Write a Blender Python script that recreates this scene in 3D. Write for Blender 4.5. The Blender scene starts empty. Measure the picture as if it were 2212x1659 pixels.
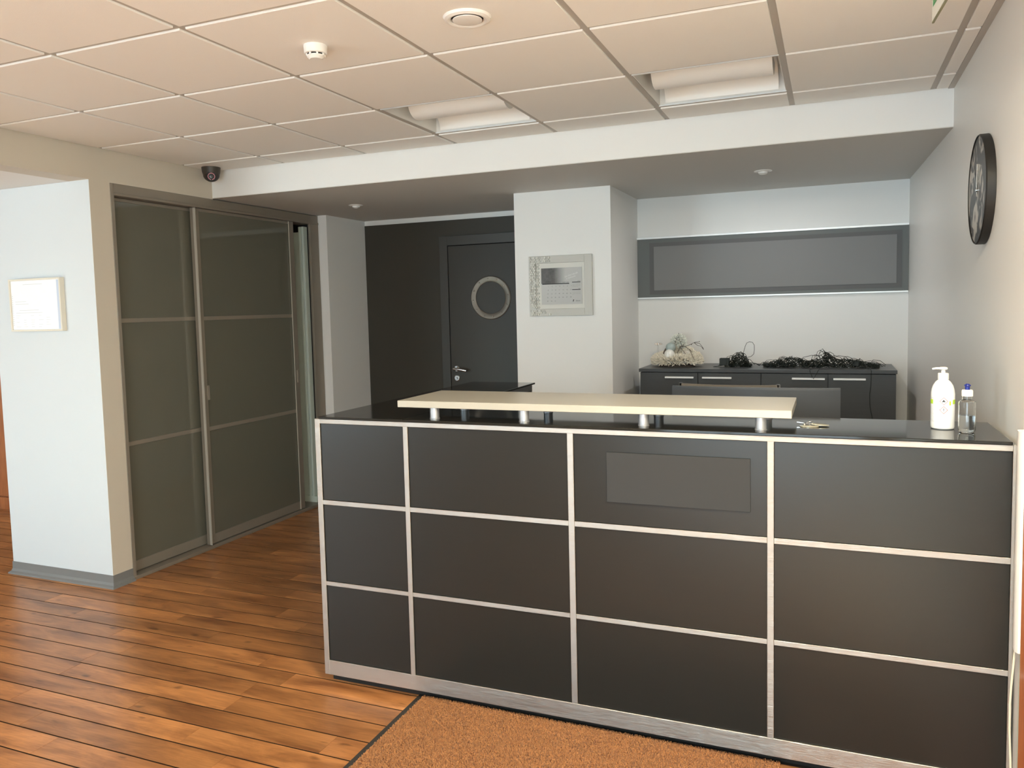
import bpy, bmesh, math, random
from mathutils import Vector, Matrix
R = random.Random(7)
scn = bpy.context.scene
col = scn.collection

# ------------------------------------------------------------------ camera
F_PX, YAW, PITCH, ROLL, CAM_H = 1692.78, -0.3911, -0.0734, -0.0242, 1.5385
cd = bpy.data.cameras.new('camera'); cam = bpy.data.objects.new('camera', cd); col.objects.link(cam)
fwd = Vector((math.sin(YAW)*math.cos(PITCH), math.cos(YAW)*math.cos(PITCH), math.sin(PITCH)))
r0 = Vector((math.cos(YAW), -math.sin(YAW), 0)); u0 = r0.cross(fwd)
rt = r0*math.cos(ROLL) + u0*math.sin(ROLL); up = -r0*math.sin(ROLL) + u0*math.cos(ROLL)
cam.matrix_world = Matrix(((rt.x, up.x, -fwd.x, 0), (rt.y, up.y, -fwd.y, 0), (rt.z, up.z, -fwd.z, CAM_H), (0, 0, 0, 1)))
cd.sensor_fit = 'HORIZONTAL'; cd.sensor_width = 36; cd.lens = F_PX/2212*36
cd.shift_x = 6.08/2212; cd.shift_y = -40.3/2212; cd.clip_start = 0.02
scn.camera = cam

# ------------------------------------------------------------------ world, lights, exposure
scn.view_settings.view_transform = 'Standard'; scn.view_settings.look = 'None'
scn.view_settings.exposure = 0.06; scn.view_settings.gamma = 1; scn.view_settings.use_curve_mapping = False
w = bpy.data.worlds.new('sky'); scn.world = w; w.use_nodes = True
wn = w.node_tree.nodes; wn['Background'].inputs[0].default_value = (0.77, 0.97, 1.10, 1); wn['Background'].inputs[1].default_value = 8.8

def area(name, loc, rot, sx, sy, power, color, spread=180):
    l = bpy.data.lights.new(name, 'AREA'); l.shape = 'RECTANGLE'; l.size = sx; l.size_y = sy
    l.energy = power; l.color = color; l.spread = math.radians(spread)
    o = bpy.data.objects.new(name, l); o.location = loc; o.rotation_euler = rot; col.objects.link(o); return o
PI = math.pi
YF0 = -2.5
# daylight: the sky and the sun come in through the glazed shopfront behind the camera; the side room has its own window
area('side_room_daylight', (-6.0, -2.38, 1.35), (PI/2, 0, 0), 2.2, 1.9, 14, (0.62, 0.88, 1.0))
sun = bpy.data.lights.new('sun', 'SUN'); sun.energy = 34; sun.angle = math.radians(0.5); sun.color = (0.74, 1.0, 0.95)
so = bpy.data.objects.new('sun', sun); so.rotation_euler = (math.radians(61.5), 0, math.radians(-22)); col.objects.link(so)
pt = area('shopfront_portal', (-0.65, YF0-0.02, 1.20), (PI/2, 0, 0), 1.95, 2.35, 1, (1, 1, 1)); pt.data.cycles.is_portal = True
# a lit ceiling lamp beside the camera and the small downlight over the sideboard
area('ceiling_lamp_light', (0.12, 1.14, 2.46), (0, 0, 0), 0.5, 0.5, 95, (1.0, 0.89, 0.66))
for lx, ly, e in ((-0.377, 4.889, 5.0),):
    area('downlight_light', (lx, ly, 2.272), (0, 0, 0), 0.05, 0.05, e, (1.0, 0.98, 0.95))

# ------------------------------------------------------------------ materials
def mat(name, color, rough=0.5, metal=0.0, spec=0.5, coat=0.0, bump=None, vary=None, trans=0.0, ior=1.45, sheen=0):
    m = bpy.data.materials.new(name); m.use_nodes = True; nt = m.node_tree; b = nt.nodes['Principled BSDF']
    b.inputs['Base Color'].default_value = (*color, 1); b.inputs['Roughness'].default_value = rough
    b.inputs['Metallic'].default_value = metal; b.inputs['Specular IOR Level'].default_value = spec
    b.inputs['Coat Weight'].default_value = coat; b.inputs['Coat Roughness'].default_value = 0.05
    b.inputs['Transmission Weight'].default_value = trans; b.inputs['IOR'].default_value = ior
    if sheen: b.inputs['Sheen Weight'].default_value = sheen
    tc = nt.nodes.new('ShaderNodeTexCoord')
    if bump:
        sc, st, stretch = bump
        mp = nt.nodes.new('ShaderNodeMapping'); mp.inputs['Scale'].default_value = stretch
        n = nt.nodes.new('ShaderNodeTexNoise'); n.inputs['Scale'].default_value = sc; n.inputs['Detail'].default_value = 3
        bp = nt.nodes.new('ShaderNodeBump'); bp.inputs['Strength'].default_value = st; bp.inputs['Distance'].default_value = 0.002
        nt.links.new(tc.outputs['Object'], mp.inputs[0]); nt.links.new(mp.outputs[0], n.inputs['Vector'])
        nt.links.new(n.outputs[0], bp.inputs['Height']); nt.links.new(bp.outputs[0], b.inputs['Normal'])
    if vary:
        sc, amt, stretch = vary
        mp = nt.nodes.new('ShaderNodeMapping'); mp.inputs['Scale'].default_value = stretch
        n = nt.nodes.new('ShaderNodeTexNoise'); n.inputs['Scale'].default_value = sc; n.inputs['Detail'].default_value = 4
        mx = nt.nodes.new('ShaderNodeMix'); mx.data_type = 'RGBA'
        mx.inputs[6].default_value = (*[c*(1-amt) for c in color], 1); mx.inputs[7].default_value = (*[min(1, c*(1+amt)) for c in color], 1)
        nt.links.new(tc.outputs['Object'], mp.inputs[0]); nt.links.new(mp.outputs[0], n.inputs['Vector'])
        nt.links.new(n.outputs[0], mx.inputs[0]); nt.links.new(mx.outputs[2], b.inputs['Base Color'])
    return m
def emis(name, color, s):
    m = mat(name, color); b = m.node_tree.nodes['Principled BSDF']
    b.inputs['Emission Color'].default_value = (*color, 1); b.inputs['Emission Strength'].default_value = s; return m

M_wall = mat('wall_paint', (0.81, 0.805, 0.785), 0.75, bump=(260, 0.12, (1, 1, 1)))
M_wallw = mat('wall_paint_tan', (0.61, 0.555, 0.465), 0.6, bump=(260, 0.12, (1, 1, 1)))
M_wallr = mat('wall_paint_satin', (0.83, 0.81, 0.77), 0.42, bump=(60, 0.10, (1, 1, 1)))
M_pier = mat('pier_paint_daylight_tint', (0.64, 0.68, 0.70), 0.7, bump=(260, 0.12, (1, 1, 1)))  # tone lowered against strong light, with daylight's blue put into the colour
M_tile = mat('ceiling_tile', (0.88, 0.86, 0.82), 0.85, bump=(420, 0.25, (1, 1, 1)))
M_grid = mat('ceiling_grid', (0.47, 0.44, 0.40), 0.5)
M_void = mat('ceiling_void', (0.06, 0.05, 0.045), 0.9)
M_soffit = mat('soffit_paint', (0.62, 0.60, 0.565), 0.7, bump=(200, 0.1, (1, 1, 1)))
M_dark = mat('dark_wall_paint', (0.042, 0.038, 0.029), 0.55, bump=(200, 0.1, (1, 1, 1)))
M_signdark = mat('sign_panel_grey', (0.13, 0.14, 0.135), 0.5)
M_doordark = mat('dark_door_paint', (0.040, 0.036, 0.029), 0.5)
M_doorframe = mat('dark_frame_paint', (0.050, 0.047, 0.040), 0.42)
M_steel = mat('brushed_steel', (0.21, 0.185, 0.155), 0.5, 0.8, bump=(120, 0.1, (1, 1, 12)))
M_chrome = mat('chrome', (0.80, 0.79, 0.77), 0.14, 1.0)
M_alu = mat('brushed_aluminium', (0.50, 0.475, 0.43), 0.36, 1.0, bump=(2600, 0.32, (0.004, 1, 1)))
M_aluv = mat('brushed_aluminium_upright', (0.50, 0.475, 0.43), 0.34, 1.0, bump=(2600, 0.32, (0.004, 1, 1)))
M_white_alu = mat('white_metal_trim', (0.88, 0.90, 0.90), 0.35, 0.2)
M_panel = mat('charcoal_laminate', (0.016, 0.016, 0.0145), 0.31, spec=0.45, bump=(500, 0.03, (0.1, 1, 1)), vary=(30, 0.06, (0.2, 1, 2)))
M_top = mat('dark_gloss_worktop', (0.017, 0.016, 0.014), 0.08, spec=0.32, vary=(60, 0.15, (0.3, 1, 1)))
M_cab = mat('anthracite_woodgrain', (0.060, 0.064, 0.067), 0.34, bump=(120, 0.12, (0.1, 1, 1)), vary=(60, 0.12, (0.1, 1, 3)))
M_cream = mat('cream_laminate', (0.43, 0.405, 0.345), 0.30, vary=(40, 0.03, (0.2, 1, 1)))
M_taupe = mat('taupe_frame', (0.250, 0.218, 0.178), 0.38, 0.2)
M_glass = mat('grey_lacquered_glass', (0.128, 0.124, 0.097), 0.035, spec=0.6)
M_handle = mat('pale_bronze_handle', (0.45, 0.40, 0.33), 0.35, 0.6)
M_grip = mat('grip_profile_highlight', (0.55, 0.52, 0.46), 0.35, 0.3)  # pale colour holds the light caught by the leaf edges
M_pale = mat('pale_green_enamel', (0.62, 0.68, 0.60), 0.5)
M_black = mat('black_rubber', (0.012, 0.011, 0.010), 0.5)
M_blackgap = mat('gap_black', (0.006, 0.005, 0.005), 0.9)
M_skirt = mat('grey_vinyl_skirting', (0.19, 0.192, 0.192), 0.4)
M_plastic = mat('white_plastic', (0.86, 0.84, 0.80), 0.35)
M_pw = mat('white_bottle_plastic', (0.92, 0.92, 0.91), 0.28)
M_clear = mat('clear_plastic', (0.97, 0.98, 0.98), 0.03, trans=1.0, ior=1.28)
M_liquid = mat('clear_liquid', (0.93, 0.95, 0.96), 0.0, trans=1.0, ior=1.33)
M_blue = mat('dark_blue_plastic', (0.010, 0.020, 0.20), 0.3)
M_print = mat('print_black', (0.02, 0.02, 0.02), 0.6)
M_red = mat('print_red', (0.55, 0.10, 0.08), 0.6)
M_green = mat('print_lime', (0.50, 0.72, 0.05), 0.6)
M_signgreen = mat('sign_green', (0.03, 0.33, 0.10), 0.4)
M_acryl = mat('white_acrylic', (0.80, 0.82, 0.76), 0.25)
M_plate_l = mat('plate_grey_light', (0.20, 0.20, 0.20), 0.6)
M_plate_d = mat('plate_grey_dark', (0.115, 0.115, 0.115), 0.6)
M_plate_c = mat('counter_plate_grey', (0.042, 0.043, 0.045), 0.85, spec=0.2)
M_screen = mat('monitor_black', (0.040, 0.044, 0.050), 0.42)
M_frost = mat('frosted_petal', (0.93, 0.87, 0.75), 0.7)
M_frost2 = mat('frosted_green_leaf', (0.86, 0.87, 0.80), 0.7)
M_leaf = mat('dried_leaf', (0.13, 0.10, 0.075), 0.6)
M_twig = mat('twig_bark', (0.06, 0.045, 0.035), 0.8)
M_ball = mat('glitter_bauble', (0.92, 0.90, 0.84), 0.35, 0.2, bump=(500, 1.0, (1, 1, 1)))
M_mint = mat('pale_mint_bauble', (0.38, 0.44, 0.42), 0.3)
M_cord = mat('dark_green_cable', (0.008, 0.012, 0.008), 0.45)
M_cable = mat('cream_cable', (0.75, 0.70, 0.55), 0.45)
M_mesh = mat('taupe_mesh', (0.20, 0.17, 0.14), 0.7)
M_bulb = mat('frosted_bulb', (0.85, 0.84, 0.80), 0.4)
M_ring = mat('calendar_frame_silver', (0.50, 0.49, 0.45), 0.45, 0.1)
M_ring2 = mat('calendar_mount_pale', (0.66, 0.65, 0.60), 0.6)
M_paper = mat('paper_white', (0.86, 0.88, 0.90), 0.5)
M_calpaper = mat('calendar_paper_grey', (0.47, 0.47, 0.455), 0.35)
M_calpic = mat('calendar_picture_dark', (0.075, 0.07, 0.065), 0.35, vary=(45, 0.8, (1, 1, 1)))
M_bluegrey = mat('pale_blue_strip', (0.55, 0.61, 0.72), 0.5)
M_wframe = mat('pale_wood_frame', (0.72, 0.68, 0.58), 0.5)
M_gold = mat('tag_acrylic', (0.62, 0.58, 0.45), 0.12, 0.5)
M_rubberedge = mat('mat_rubber_edge', (0.035, 0.032, 0.028), 0.6)

def fade(m, x0, x1, c2):
    nt = m.node_tree; b = nt.nodes['Principled BSDF']; src_ = b.inputs['Base Color'].links[0].from_socket
    tc = nt.nodes.new('ShaderNodeTexCoord'); sx = nt.nodes.new('ShaderNodeSeparateXYZ'); mr = nt.nodes.new('ShaderNodeMapRange'); mr.inputs[1].default_value = x0; mr.inputs[2].default_value = x1
    mx = nt.nodes.new('ShaderNodeMix'); mx.data_type = 'RGBA'; mx.inputs[7].default_value = (*c2, 1)
    nt.links.new(tc.outputs['Object'], sx.inputs[0]); nt.links.new(sx.outputs[0], mr.inputs[0]); nt.links.new(mr.outputs[0], mx.inputs[0]); nt.links.new(src_, mx.inputs[6]); nt.links.new(mx.outputs[2], b.inputs['Base Color'])
fade(M_calpic, -0.045, 0.035, (0.47, 0.47, 0.455))
def clock_mat():
    m = mat('clock_art', (0.03, 0.03, 0.03), 0.35, spec=0.35); nt = m.node_tree; b = nt.nodes['Principled BSDF']
    tc = nt.nodes.new('ShaderNodeTexCoord'); n = nt.nodes.new('ShaderNodeTexNoise'); n.inputs['Scale'].default_value = 11; n.inputs['Detail'].default_value = 2
    n.inputs['Distortion'].default_value = 1.2
    cr = nt.nodes.new('ShaderNodeValToRGB'); e = cr.color_ramp.elements
    e[0].position = 0.50; e[0].color = (0.020, 0.018, 0.016, 1); e[1].position = 0.60; e[1].color = (0.50, 0.47, 0.42, 1)
    nt.links.new(tc.outputs['Object'], n.inputs['Vector']); nt.links.new(n.outputs[0], cr.inputs[0]); nt.links.new(cr.outputs[0], b.inputs['Base Color'])
    return m
M_clock = clock_mat()

def wood_mat(name, base, dark, rough, scale=(1.0, 5.0, 5.0), island=True):
    m = bpy.data.materials.new(name); m.use_nodes = True; nt = m.node_tree; b = nt.nodes['Principled BSDF']
    tc = nt.nodes.new('ShaderNodeTexCoord'); oi = nt.nodes.new('ShaderNodeObjectInfo')
    add = nt.nodes.new('ShaderNodeVectorMath'); add.operation = 'ADD'
    mul = nt.nodes.new('ShaderNodeVectorMath'); mul.operation = 'SCALE'; mul.inputs[3].default_value = 1.0
    comb = nt.nodes.new('ShaderNodeCombineXYZ'); ml = nt.nodes.new('ShaderNodeMath'); ml.operation = 'MULTIPLY'; ml.inputs[1].default_value = 37.0
    nt.links.new(oi.outputs['Random'], ml.inputs[0]); nt.links.new(ml.outputs[0], comb.inputs[0]); nt.links.new(ml.outputs[0], comb.inputs[1])
    nt.links.new(tc.outputs['Object'], add.inputs[0]); nt.links.new(comb.outputs[0], add.inputs[1])
    mp = nt.nodes.new('ShaderNodeMapping'); mp.inputs['Scale'].default_value = scale; nt.links.new(add.outputs[0], mp.inputs[0])
    n1 = nt.nodes.new('ShaderNodeTexNoise'); n1.inputs['Scale'].default_value = 2.2; n1.inputs['Detail'].default_value = 6; n1.inputs['Roughness'].default_value = 0.62; n1.inputs['Distortion'].default_value = 0.5
    mp2 = nt.nodes.new('ShaderNodeMapping'); mp2.inputs['Scale'].default_value = (scale[0]*2.5, scale[1]*9, scale[2]*4); nt.links.new(add.outputs[0], mp2.inputs[0])
    n2 = nt.nodes.new('ShaderNodeTexNoise'); n2.inputs['Scale'].default_value = 3.0; n2.inputs['Detail'].default_value = 4
    nt.links.new(mp.outputs[0], n1.inputs['Vector']); nt.links.new(mp2.outputs[0], n2.inputs['Vector'])
    cr = nt.nodes.new('ShaderNodeValToRGB'); e = cr.color_ramp.elements
    e[0].position = 0.30; e[0].color = (*dark, 1); e[1].position = 0.62; e[1].color = (*base, 1)
    nt.links.new(n1.outputs[0], cr.inputs[0])
    mx = nt.nodes.new('ShaderNodeMix'); mx.data_type = 'RGBA'; mx.blend_type = 'MULTIPLY'; mx.inputs[0].default_value = 0.45
    cr2 = nt.nodes.new('ShaderNodeValToRGB'); cr2.color_ramp.elements[0].position = 0.35; cr2.color_ramp.elements[0].color = (0.62, 0.57, 0.52, 1); cr2.color_ramp.elements[1].position = 0.6
    nt.links.new(n2.outputs[0], cr2.inputs[0]); nt.links.new(cr.outputs[0], mx.inputs[6]); nt.links.new(cr2.outputs[0], mx.inputs[7])
    n3 = nt.nodes.new('ShaderNodeTexNoise'); n3.inputs['Scale'].default_value = 9.0; n3.inputs['Detail'].default_value = 1
    mp3 = nt.nodes.new('ShaderNodeMapping'); mp3.inputs['Scale'].default_value = (scale[0]*0.9, scale[1]*0.5, scale[2]*0.5); nt.links.new(add.outputs[0], mp3.inputs[0]); nt.links.new(mp3.outputs[0], n3.inputs['Vector'])
    cr3 = nt.nodes.new('ShaderNodeValToRGB'); cr3.color_ramp.elements[0].position = 0.20; cr3.color_ramp.elements[0].color = (0.22, 0.16, 0.12, 1); cr3.color_ramp.elements[1].position = 0.31
    mx3 = nt.nodes.new('ShaderNodeMix'); mx3.data_type = 'RGBA'; mx3.blend_type = 'MULTIPLY'; mx3.inputs[0].default_value = 0.8
    nt.links.new(n3.outputs[0], cr3.inputs[0]); nt.links.new(mx.outputs[2], mx3.inputs[6]); nt.links.new(cr3.outputs[0], mx3.inputs[7]); mx = mx3
    hsv = nt.nodes.new('ShaderNodeHueSaturation'); mr = nt.nodes.new('ShaderNodeMapRange'); mr.inputs[3].default_value = 0.78; mr.inputs[4].default_value = 1.22
    nt.links.new(oi.outputs['Random'], mr.inputs[0]); nt.links.new(mr.outputs[0], hsv.inputs['Value']); nt.links.new(mx.outputs[2], hsv.inputs['Color'])
    nt.links.new(hsv.outputs[0], b.inputs['Base Color']); b.inputs['Roughness'].default_value = rough
    bp = nt.nodes.new('ShaderNodeBump'); bp.inputs['Strength'].default_value = 0.12; bp.inputs['Distance'].default_value = 0.001
    nt.links.new(n2.outputs[0], bp.inputs['Height']); nt.links.new(bp.outputs[0], b.inputs['Normal'])
    return m
M_plank = wood_mat('plank_wood', (0.56, 0.245, 0.085), (0.20, 0.074, 0.025), 0.30)
M_plankgap = mat('plank_joint_dark', (0.018, 0.009, 0.005), 0.8, spec=0.2)
M_orangewood = wood_mat('orange_wood', (0.62, 0.22, 0.08), (0.50, 0.16, 0.055), 0.35, (6, 6, 0.6))
M_pile = mat('brown_carpet_pile', (0.46, 0.205, 0.075), 0.95, vary=(260, 0.45, (1, 1, 1)), sheen=0.2)
M_pilebase = mat('brown_carpet_base', (0.28, 0.12, 0.045), 0.95)

# ------------------------------------------------------------------ mesh helpers
def box(bm, x0, x1, y0, y1, z0, z1, bev=0.0, seg=1, M=None):
    c = [(x, y, z) for x in (x0, x1) for y in (y0, y1) for z in (z0, z1)]
    v = [bm.verts.new(p) for p in c]
    fs = [bm.faces.new([v[i] for i in f]) for f in ((0, 1, 3, 2), (4, 6, 7, 5), (0, 4, 5, 1), (2, 3, 7, 6), (0, 2, 6, 4), (1, 5, 7, 3))]
    if bev:
        es = list({e for f in fs for e in f.edges})
        r = bmesh.ops.bevel(bm, geom=es, offset=bev, segments=seg, profile=0.6, affect='EDGES')
        v = list({q for f in r['faces'] for q in f.verts} | {q for q in v if q.is_valid})
    if M is not None: bmesh.ops.transform(bm, matrix=M, verts=v)
    return v
def lathe(bm, prof, n=32, M=None, cap=True, ex=1.0, ey=1.0):
    rings = []; vs = []
    for r, z in prof:
        ring = [bm.verts.new((r*ex*math.cos(2*PI*i/n), r*ey*math.sin(2*PI*i/n), z)) for i in range(n)]; rings.append(ring); vs += ring
    for a, b in zip(rings, rings[1:]):
        for i in range(n): bm.faces.new((a[i], a[(i+1) % n], b[(i+1) % n], b[i]))
    if cap:
        if prof[0][0] > 1e-5: bm.faces.new(rings[0][::-1])
        if prof[-1][0] > 1e-5: bm.faces.new(rings[-1])
    if M is not None: bmesh.ops.transform(bm, matrix=M, verts=vs)
    return vs
def tube(bm, pts, r, n=6, closed=False, r1=None):
    pts = [Vector(p) for p in pts]; L = len(pts); rings = []
    prev = None
    for i, p in enumerate(pts):
        a = pts[(i-1) % L] if (i or closed) else pts[0]; b = pts[(i+1) % L] if (i < L-1 or closed) else pts[-1]
        t = (b-a); t = t.normalized() if t.length > 1e-9 else Vector((1, 0, 0))
        if prev is None: nn = t.orthogonal().normalized()
        else:
            nn = prev - t*prev.dot(t); nn = nn.normalized() if nn.length > 1e-6 else t.orthogonal().normalized()
        prev = nn; bb = t.cross(nn); rr = r if r1 is None else r+(r1-r)*i/(L-1)
        rings.append([bm.verts.new(p + (nn*math.cos(2*PI*k/n)+bb*math.sin(2*PI*k/n))*rr) for k in range(n)])
    pr = list(zip(rings, rings[1:])) + ([(rings[-1], rings[0])] if closed else [])
    for a, b in pr:
        for k in range(n): bm.faces.new((a[k], a[(k+1) % n], b[(k+1) % n], b[k]))
    if not closed: bm.faces.new(rings[0][::-1]); bm.faces.new(rings[-1])
def obj(name, bm, m, parent=None, smooth=False, loc=None, **props):
    if isinstance(bm, bmesh.types.BMesh):
        bmesh.ops.recalc_face_normals(bm, faces=bm.faces)
        me = bpy.data.meshes.new(name); bm.to_mesh(me); bm.free()
    else: me = bm
    if m and not me.materials: me.materials.append(m)
    if smooth:
        me.polygons.foreach_set('use_smooth', [True]*len(me.polygons))
        try: me.set_sharp_from_angle(angle=math.radians(35))
        except Exception: pass
    o = bpy.data.objects.new(name, me); col.objects.link(o)
    if loc: o.location = loc
    if parent: o.parent = parent
    for k, v in props.items(): o[k] = v
    return o
def BX(name, m, dims, parent=None, bev=0.0, **props):
    bm = bmesh.new(); box(bm, *dims, bev=bev); return obj(name, bm, m, parent, **props)
def boxes(name, m, lst, parent=None, bev=0.0, **props):
    bm = bmesh.new()
    for d in lst: box(bm, *d, bev=bev)
    return obj(name, bm, m, parent, **props)
def thing(name, loc, label, cat, group=None, rz=0):
    o = bpy.data.objects.new(name, None); col.objects.link(o); o.empty_display_size = 0.05
    o.location = loc; o.rotation_euler = (0, 0, rz); o['label'] = label; o['category'] = cat
    if group: o['group'] = group
    return o
def tag(o, label, cat, group=None):
    o['label'] = label; o['category'] = cat
    if group: o['group'] = group
    return o
ST = dict(kind='structure')
def T(x, y, z): return Matrix.Translation((x, y, z))
def ROT(a, ax): return Matrix.Rotation(a, 4, ax)
def text_mesh(s, size, align='LEFT', shear=0):
    c = bpy.data.curves.new('lettering', 'FONT'); c.body = s; c.size = size; c.align_x = align; c.shear = shear; c.resolution_u = 2; c.extrude = 0.0
    o = bpy.data.objects.new('lettering', c); col.objects.link(o)
    me = bpy.data.meshes.new_from_object(o); bpy.data.objects.remove(o); return me

# ------------------------------------------------------------------ room constants
XL, XR, XR2 = -3.774, 0.504, 0.460
YB, YA, YD, YC, YS = 4.101, 5.705, 5.800, 4.950, 5.270
ZB, ZC = 2.302, 2.4755
YF = -2.5
GX, GY = -1.9807, 2.0405

# ------------------------------------------------------------------ floor with planks
floor = BX('floor', M_plankgap, (-8.0, 0.8, YF, 6.0, -0.05, -0.0012), **ST)
pitch, LP = 0.1190, 0.905
joints = {0: -2.625, 1: -1.947, 2: -2.174, 3: -2.557, 4: -2.188, 5: -2.210, 6: -2.108, 7: -2.319, 8: -3.646, 9: -3.068, 10: -3.301, 11: -3.515, 14: -3.370, 18: -3.330}
pm = {}
def plank_mesh(l):
    k = round(l, 3)
    if k not in pm:
        bm = bmesh.new(); box(bm, 0, l-0.0009, 0.0032, pitch-0.0032, -0.0011, 0.0, bev=0.0003)
        me = bpy.data.meshes.new('plank'); bmesh.ops.recalc_face_normals(bm, faces=bm.faces); bm.to_mesh(me); bm.free(); me.materials.append(M_plank); pm[k] = me
    return pm[k]
cnt = 0
far = bmesh.new()
for k in range(-36, 34):
    y = 1.812 + k*pitch
    j = joints.get(k, -3.0 + R.random()*LP)
    x = j
    while x > -7.9: x -= LP
    while x < 0.5:
        vis = (0.8 < y < 5.3) and x > -6.6 and (x < -1.2) or (y > -2.4 and y <= 0.8 and x > -2.2 and x < 0.4 and False)
        if vis and cnt < 300:
            o = bpy.data.objects.new('plank', plank_mesh(LP)); o.location = (x, y, 0); o.parent = floor; col.objects.link(o); cnt += 1
        else:
            box(far, x, x+LP-0.0009, y+0.0032, y+pitch-0.0032, -0.0011, 0.0)
        x += LP
obj('plank_field', far, M_plank, floor, kind='stuff')

# ------------------------------------------------------------------ ceiling, grid and tiles
ceiling = BX('ceiling', M_void, (-8.0, 0.8, YF, 6.0, 2.62, 2.70), **ST)
light_cells = {(0, 2), (2, 2)}
tile_boxes = bmesh.new()
def tile_mesh(wx, wy):
    bm = bmesh.new(); g = 0.0125
    box(bm, g, wx-g, g, wy-g, 0, 0.010, bev=0.0015); box(bm, 0.004, wx-0.004, 0.004, wy-0.004, 0.012, 0.030)
    me = bpy.data.meshes.new('tile'); bmesh.ops.recalc_face_normals(bm, faces=bm.faces); bm.to_mesh(me); bm.free(); me.materials.append(M_tile); return me
tm = {}
def place_tile(x0, x1, y0, y1):
    k = (round(x1-x0, 3), round(y1-y0, 3))
    if k not in tm: tm[k] = tile_mesh(*k)
    o = bpy.data.objects.new('tile', tm[k]); o.location = (x0, y0, ZC); o.parent = ceiling; col.objects.link(o)
xs = [XL] + [GX+0.6*i for i in range(-2, 5)] + [XR-0.012]
ys = [GY+0.6*j for j in range(-8, 4)] + [YB]
ys[0] = YF
for i in range(len(xs)-1):
    for j in range(len(ys)-1):
        ii = i-3; jj = j-8
        if (ii, jj) in light_cells: continue
        place_tile(xs[i], xs[i+1], ys[j], ys[j+1])
for x in xs[1:-1]:
    BX('grid_bar', M_grid, (x-0.012, x+0.012, YF, YB, ZC+0.0065, ZC+0.034), ceiling)
for y in ys[1:-1]:
    BX('grid_bar', M_grid, (XL, XR, y-0.012, y+0.012, ZC+0.0068, ZC+0.033), ceiling)
BX('wall_angle', M_grid, (XR-0.024, XR, YF, YB, ZC-0.001, ZC+0.0064), ceiling)
BX('wall_angle', M_grid, (XL, XL+0.012, YF, YB, ZC+0.004, ZC+0.0064), ceiling)
BX('wall_angle', M_grid, (XL, XR, YB-0.012, YB, ZC+0.004, ZC+0.0064), ceiling)

# ------------------------------------------------------------------ walls
# right wall: straight to the beam, then slightly splayed along the alcove
bm = bmesh.new()
pl = [(XR, YF), (XR, YB), (XR2, YA), (XR2, YA+0.1), (XR+0.3, YA+0.1), (XR+0.3, YF)]
lo = [bm.verts.new((x, y, 0)) for x, y in pl]; hi = [bm.verts.new((x, y, 2.62)) for x, y in pl]
for i in range(6): bm.faces.new((lo[i], lo[(i+1) % 6], hi[(i+1) % 6], hi[i]))
bm.faces.new(lo[::-1]); bm.faces.new(hi)
obj('wall_right', bm, M_wallr, **ST)
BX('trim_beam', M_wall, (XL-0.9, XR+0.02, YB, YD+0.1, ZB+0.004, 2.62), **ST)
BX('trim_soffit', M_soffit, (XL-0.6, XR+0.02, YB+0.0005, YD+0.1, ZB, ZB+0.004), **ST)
BX('wall_back_alcove', M_wall, (-1.40, XR+0.1, YA, YA+0.12, 0, ZB), **ST)
BX('wall_column', M_wall, (-1.979, -1.314, YC, YD+0.02, 0, ZB), **ST)
BX('wall_back', M_wall, (-3.80, -1.95, YD, YD+0.12, 0, ZB), **ST)
BX('wall_stub', M_wall, (XL-0.1, -3.695, 5.245, YD, 0, ZB), **ST)
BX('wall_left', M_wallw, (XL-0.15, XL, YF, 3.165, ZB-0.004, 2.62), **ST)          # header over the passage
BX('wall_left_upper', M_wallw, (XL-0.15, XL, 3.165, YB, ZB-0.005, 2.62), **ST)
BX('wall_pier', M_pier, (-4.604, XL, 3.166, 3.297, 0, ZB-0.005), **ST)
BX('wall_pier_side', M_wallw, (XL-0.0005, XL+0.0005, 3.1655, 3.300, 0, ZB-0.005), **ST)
BX('wall_pier_inner', M_wall, (-4.604, -4.50, 3.297, 5.40, 0, ZB-0.005), **ST)
BX('wall_closet_back', M_wall, (-4.604, XL-0.1, 5.40, 5.50, 0, ZB-0.005), **ST)
BX('ceiling_side_room', M_wall, (-8.0, XL-0.15, YF, 6.0, ZB-0.004, ZB+0.06), **ST)
BX('wall_side_room', M_wall, (-8.1, -8.0, YF, 6.0, 0, ZB), **ST)
BX('wall_side_room_back', M_wall, (-8.0, -4.6, 5.9, 6.0, 0, ZB), **ST)
# front wall with openings (glass door, two windows), behind the camera
boxes('wall_front', M_wall, [(-1.60, 0.30, YF-0.1, YF, 2.38, 2.62), (0.30, 0.8, YF-0.1, YF, 0, 2.62), (-4.9, -1.60, YF-0.1, YF, 0, 2.62),
      (-7.1, -4.9, YF-0.1, YF, 2.25, 2.62), (-7.1, -4.9, YF-0.1, YF, 0, 0.40), (-8.1, -7.1, YF-0.1, YF, 0, 2.62)], **ST)
boxes('trim_front_glazing', M_taupe, [(x, x+0.05, YF-0.07, YF-0.01, 0, 2.38) for x in (-1.60, -0.95, 0.25)]+
      [(-1.60, 0.30, YF-0.07, YF-0.01, 2.32, 2.38), (-1.60, 0.30, YF-0.07, YF-0.01, 0, 0.08)], **ST)
# dark painted field on the back wall, white strip stays above it
BX('trim_dark_field', M_dark, (-3.694, -1.98, YD-0.006, YD, 0, 2.262), **ST)
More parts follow.
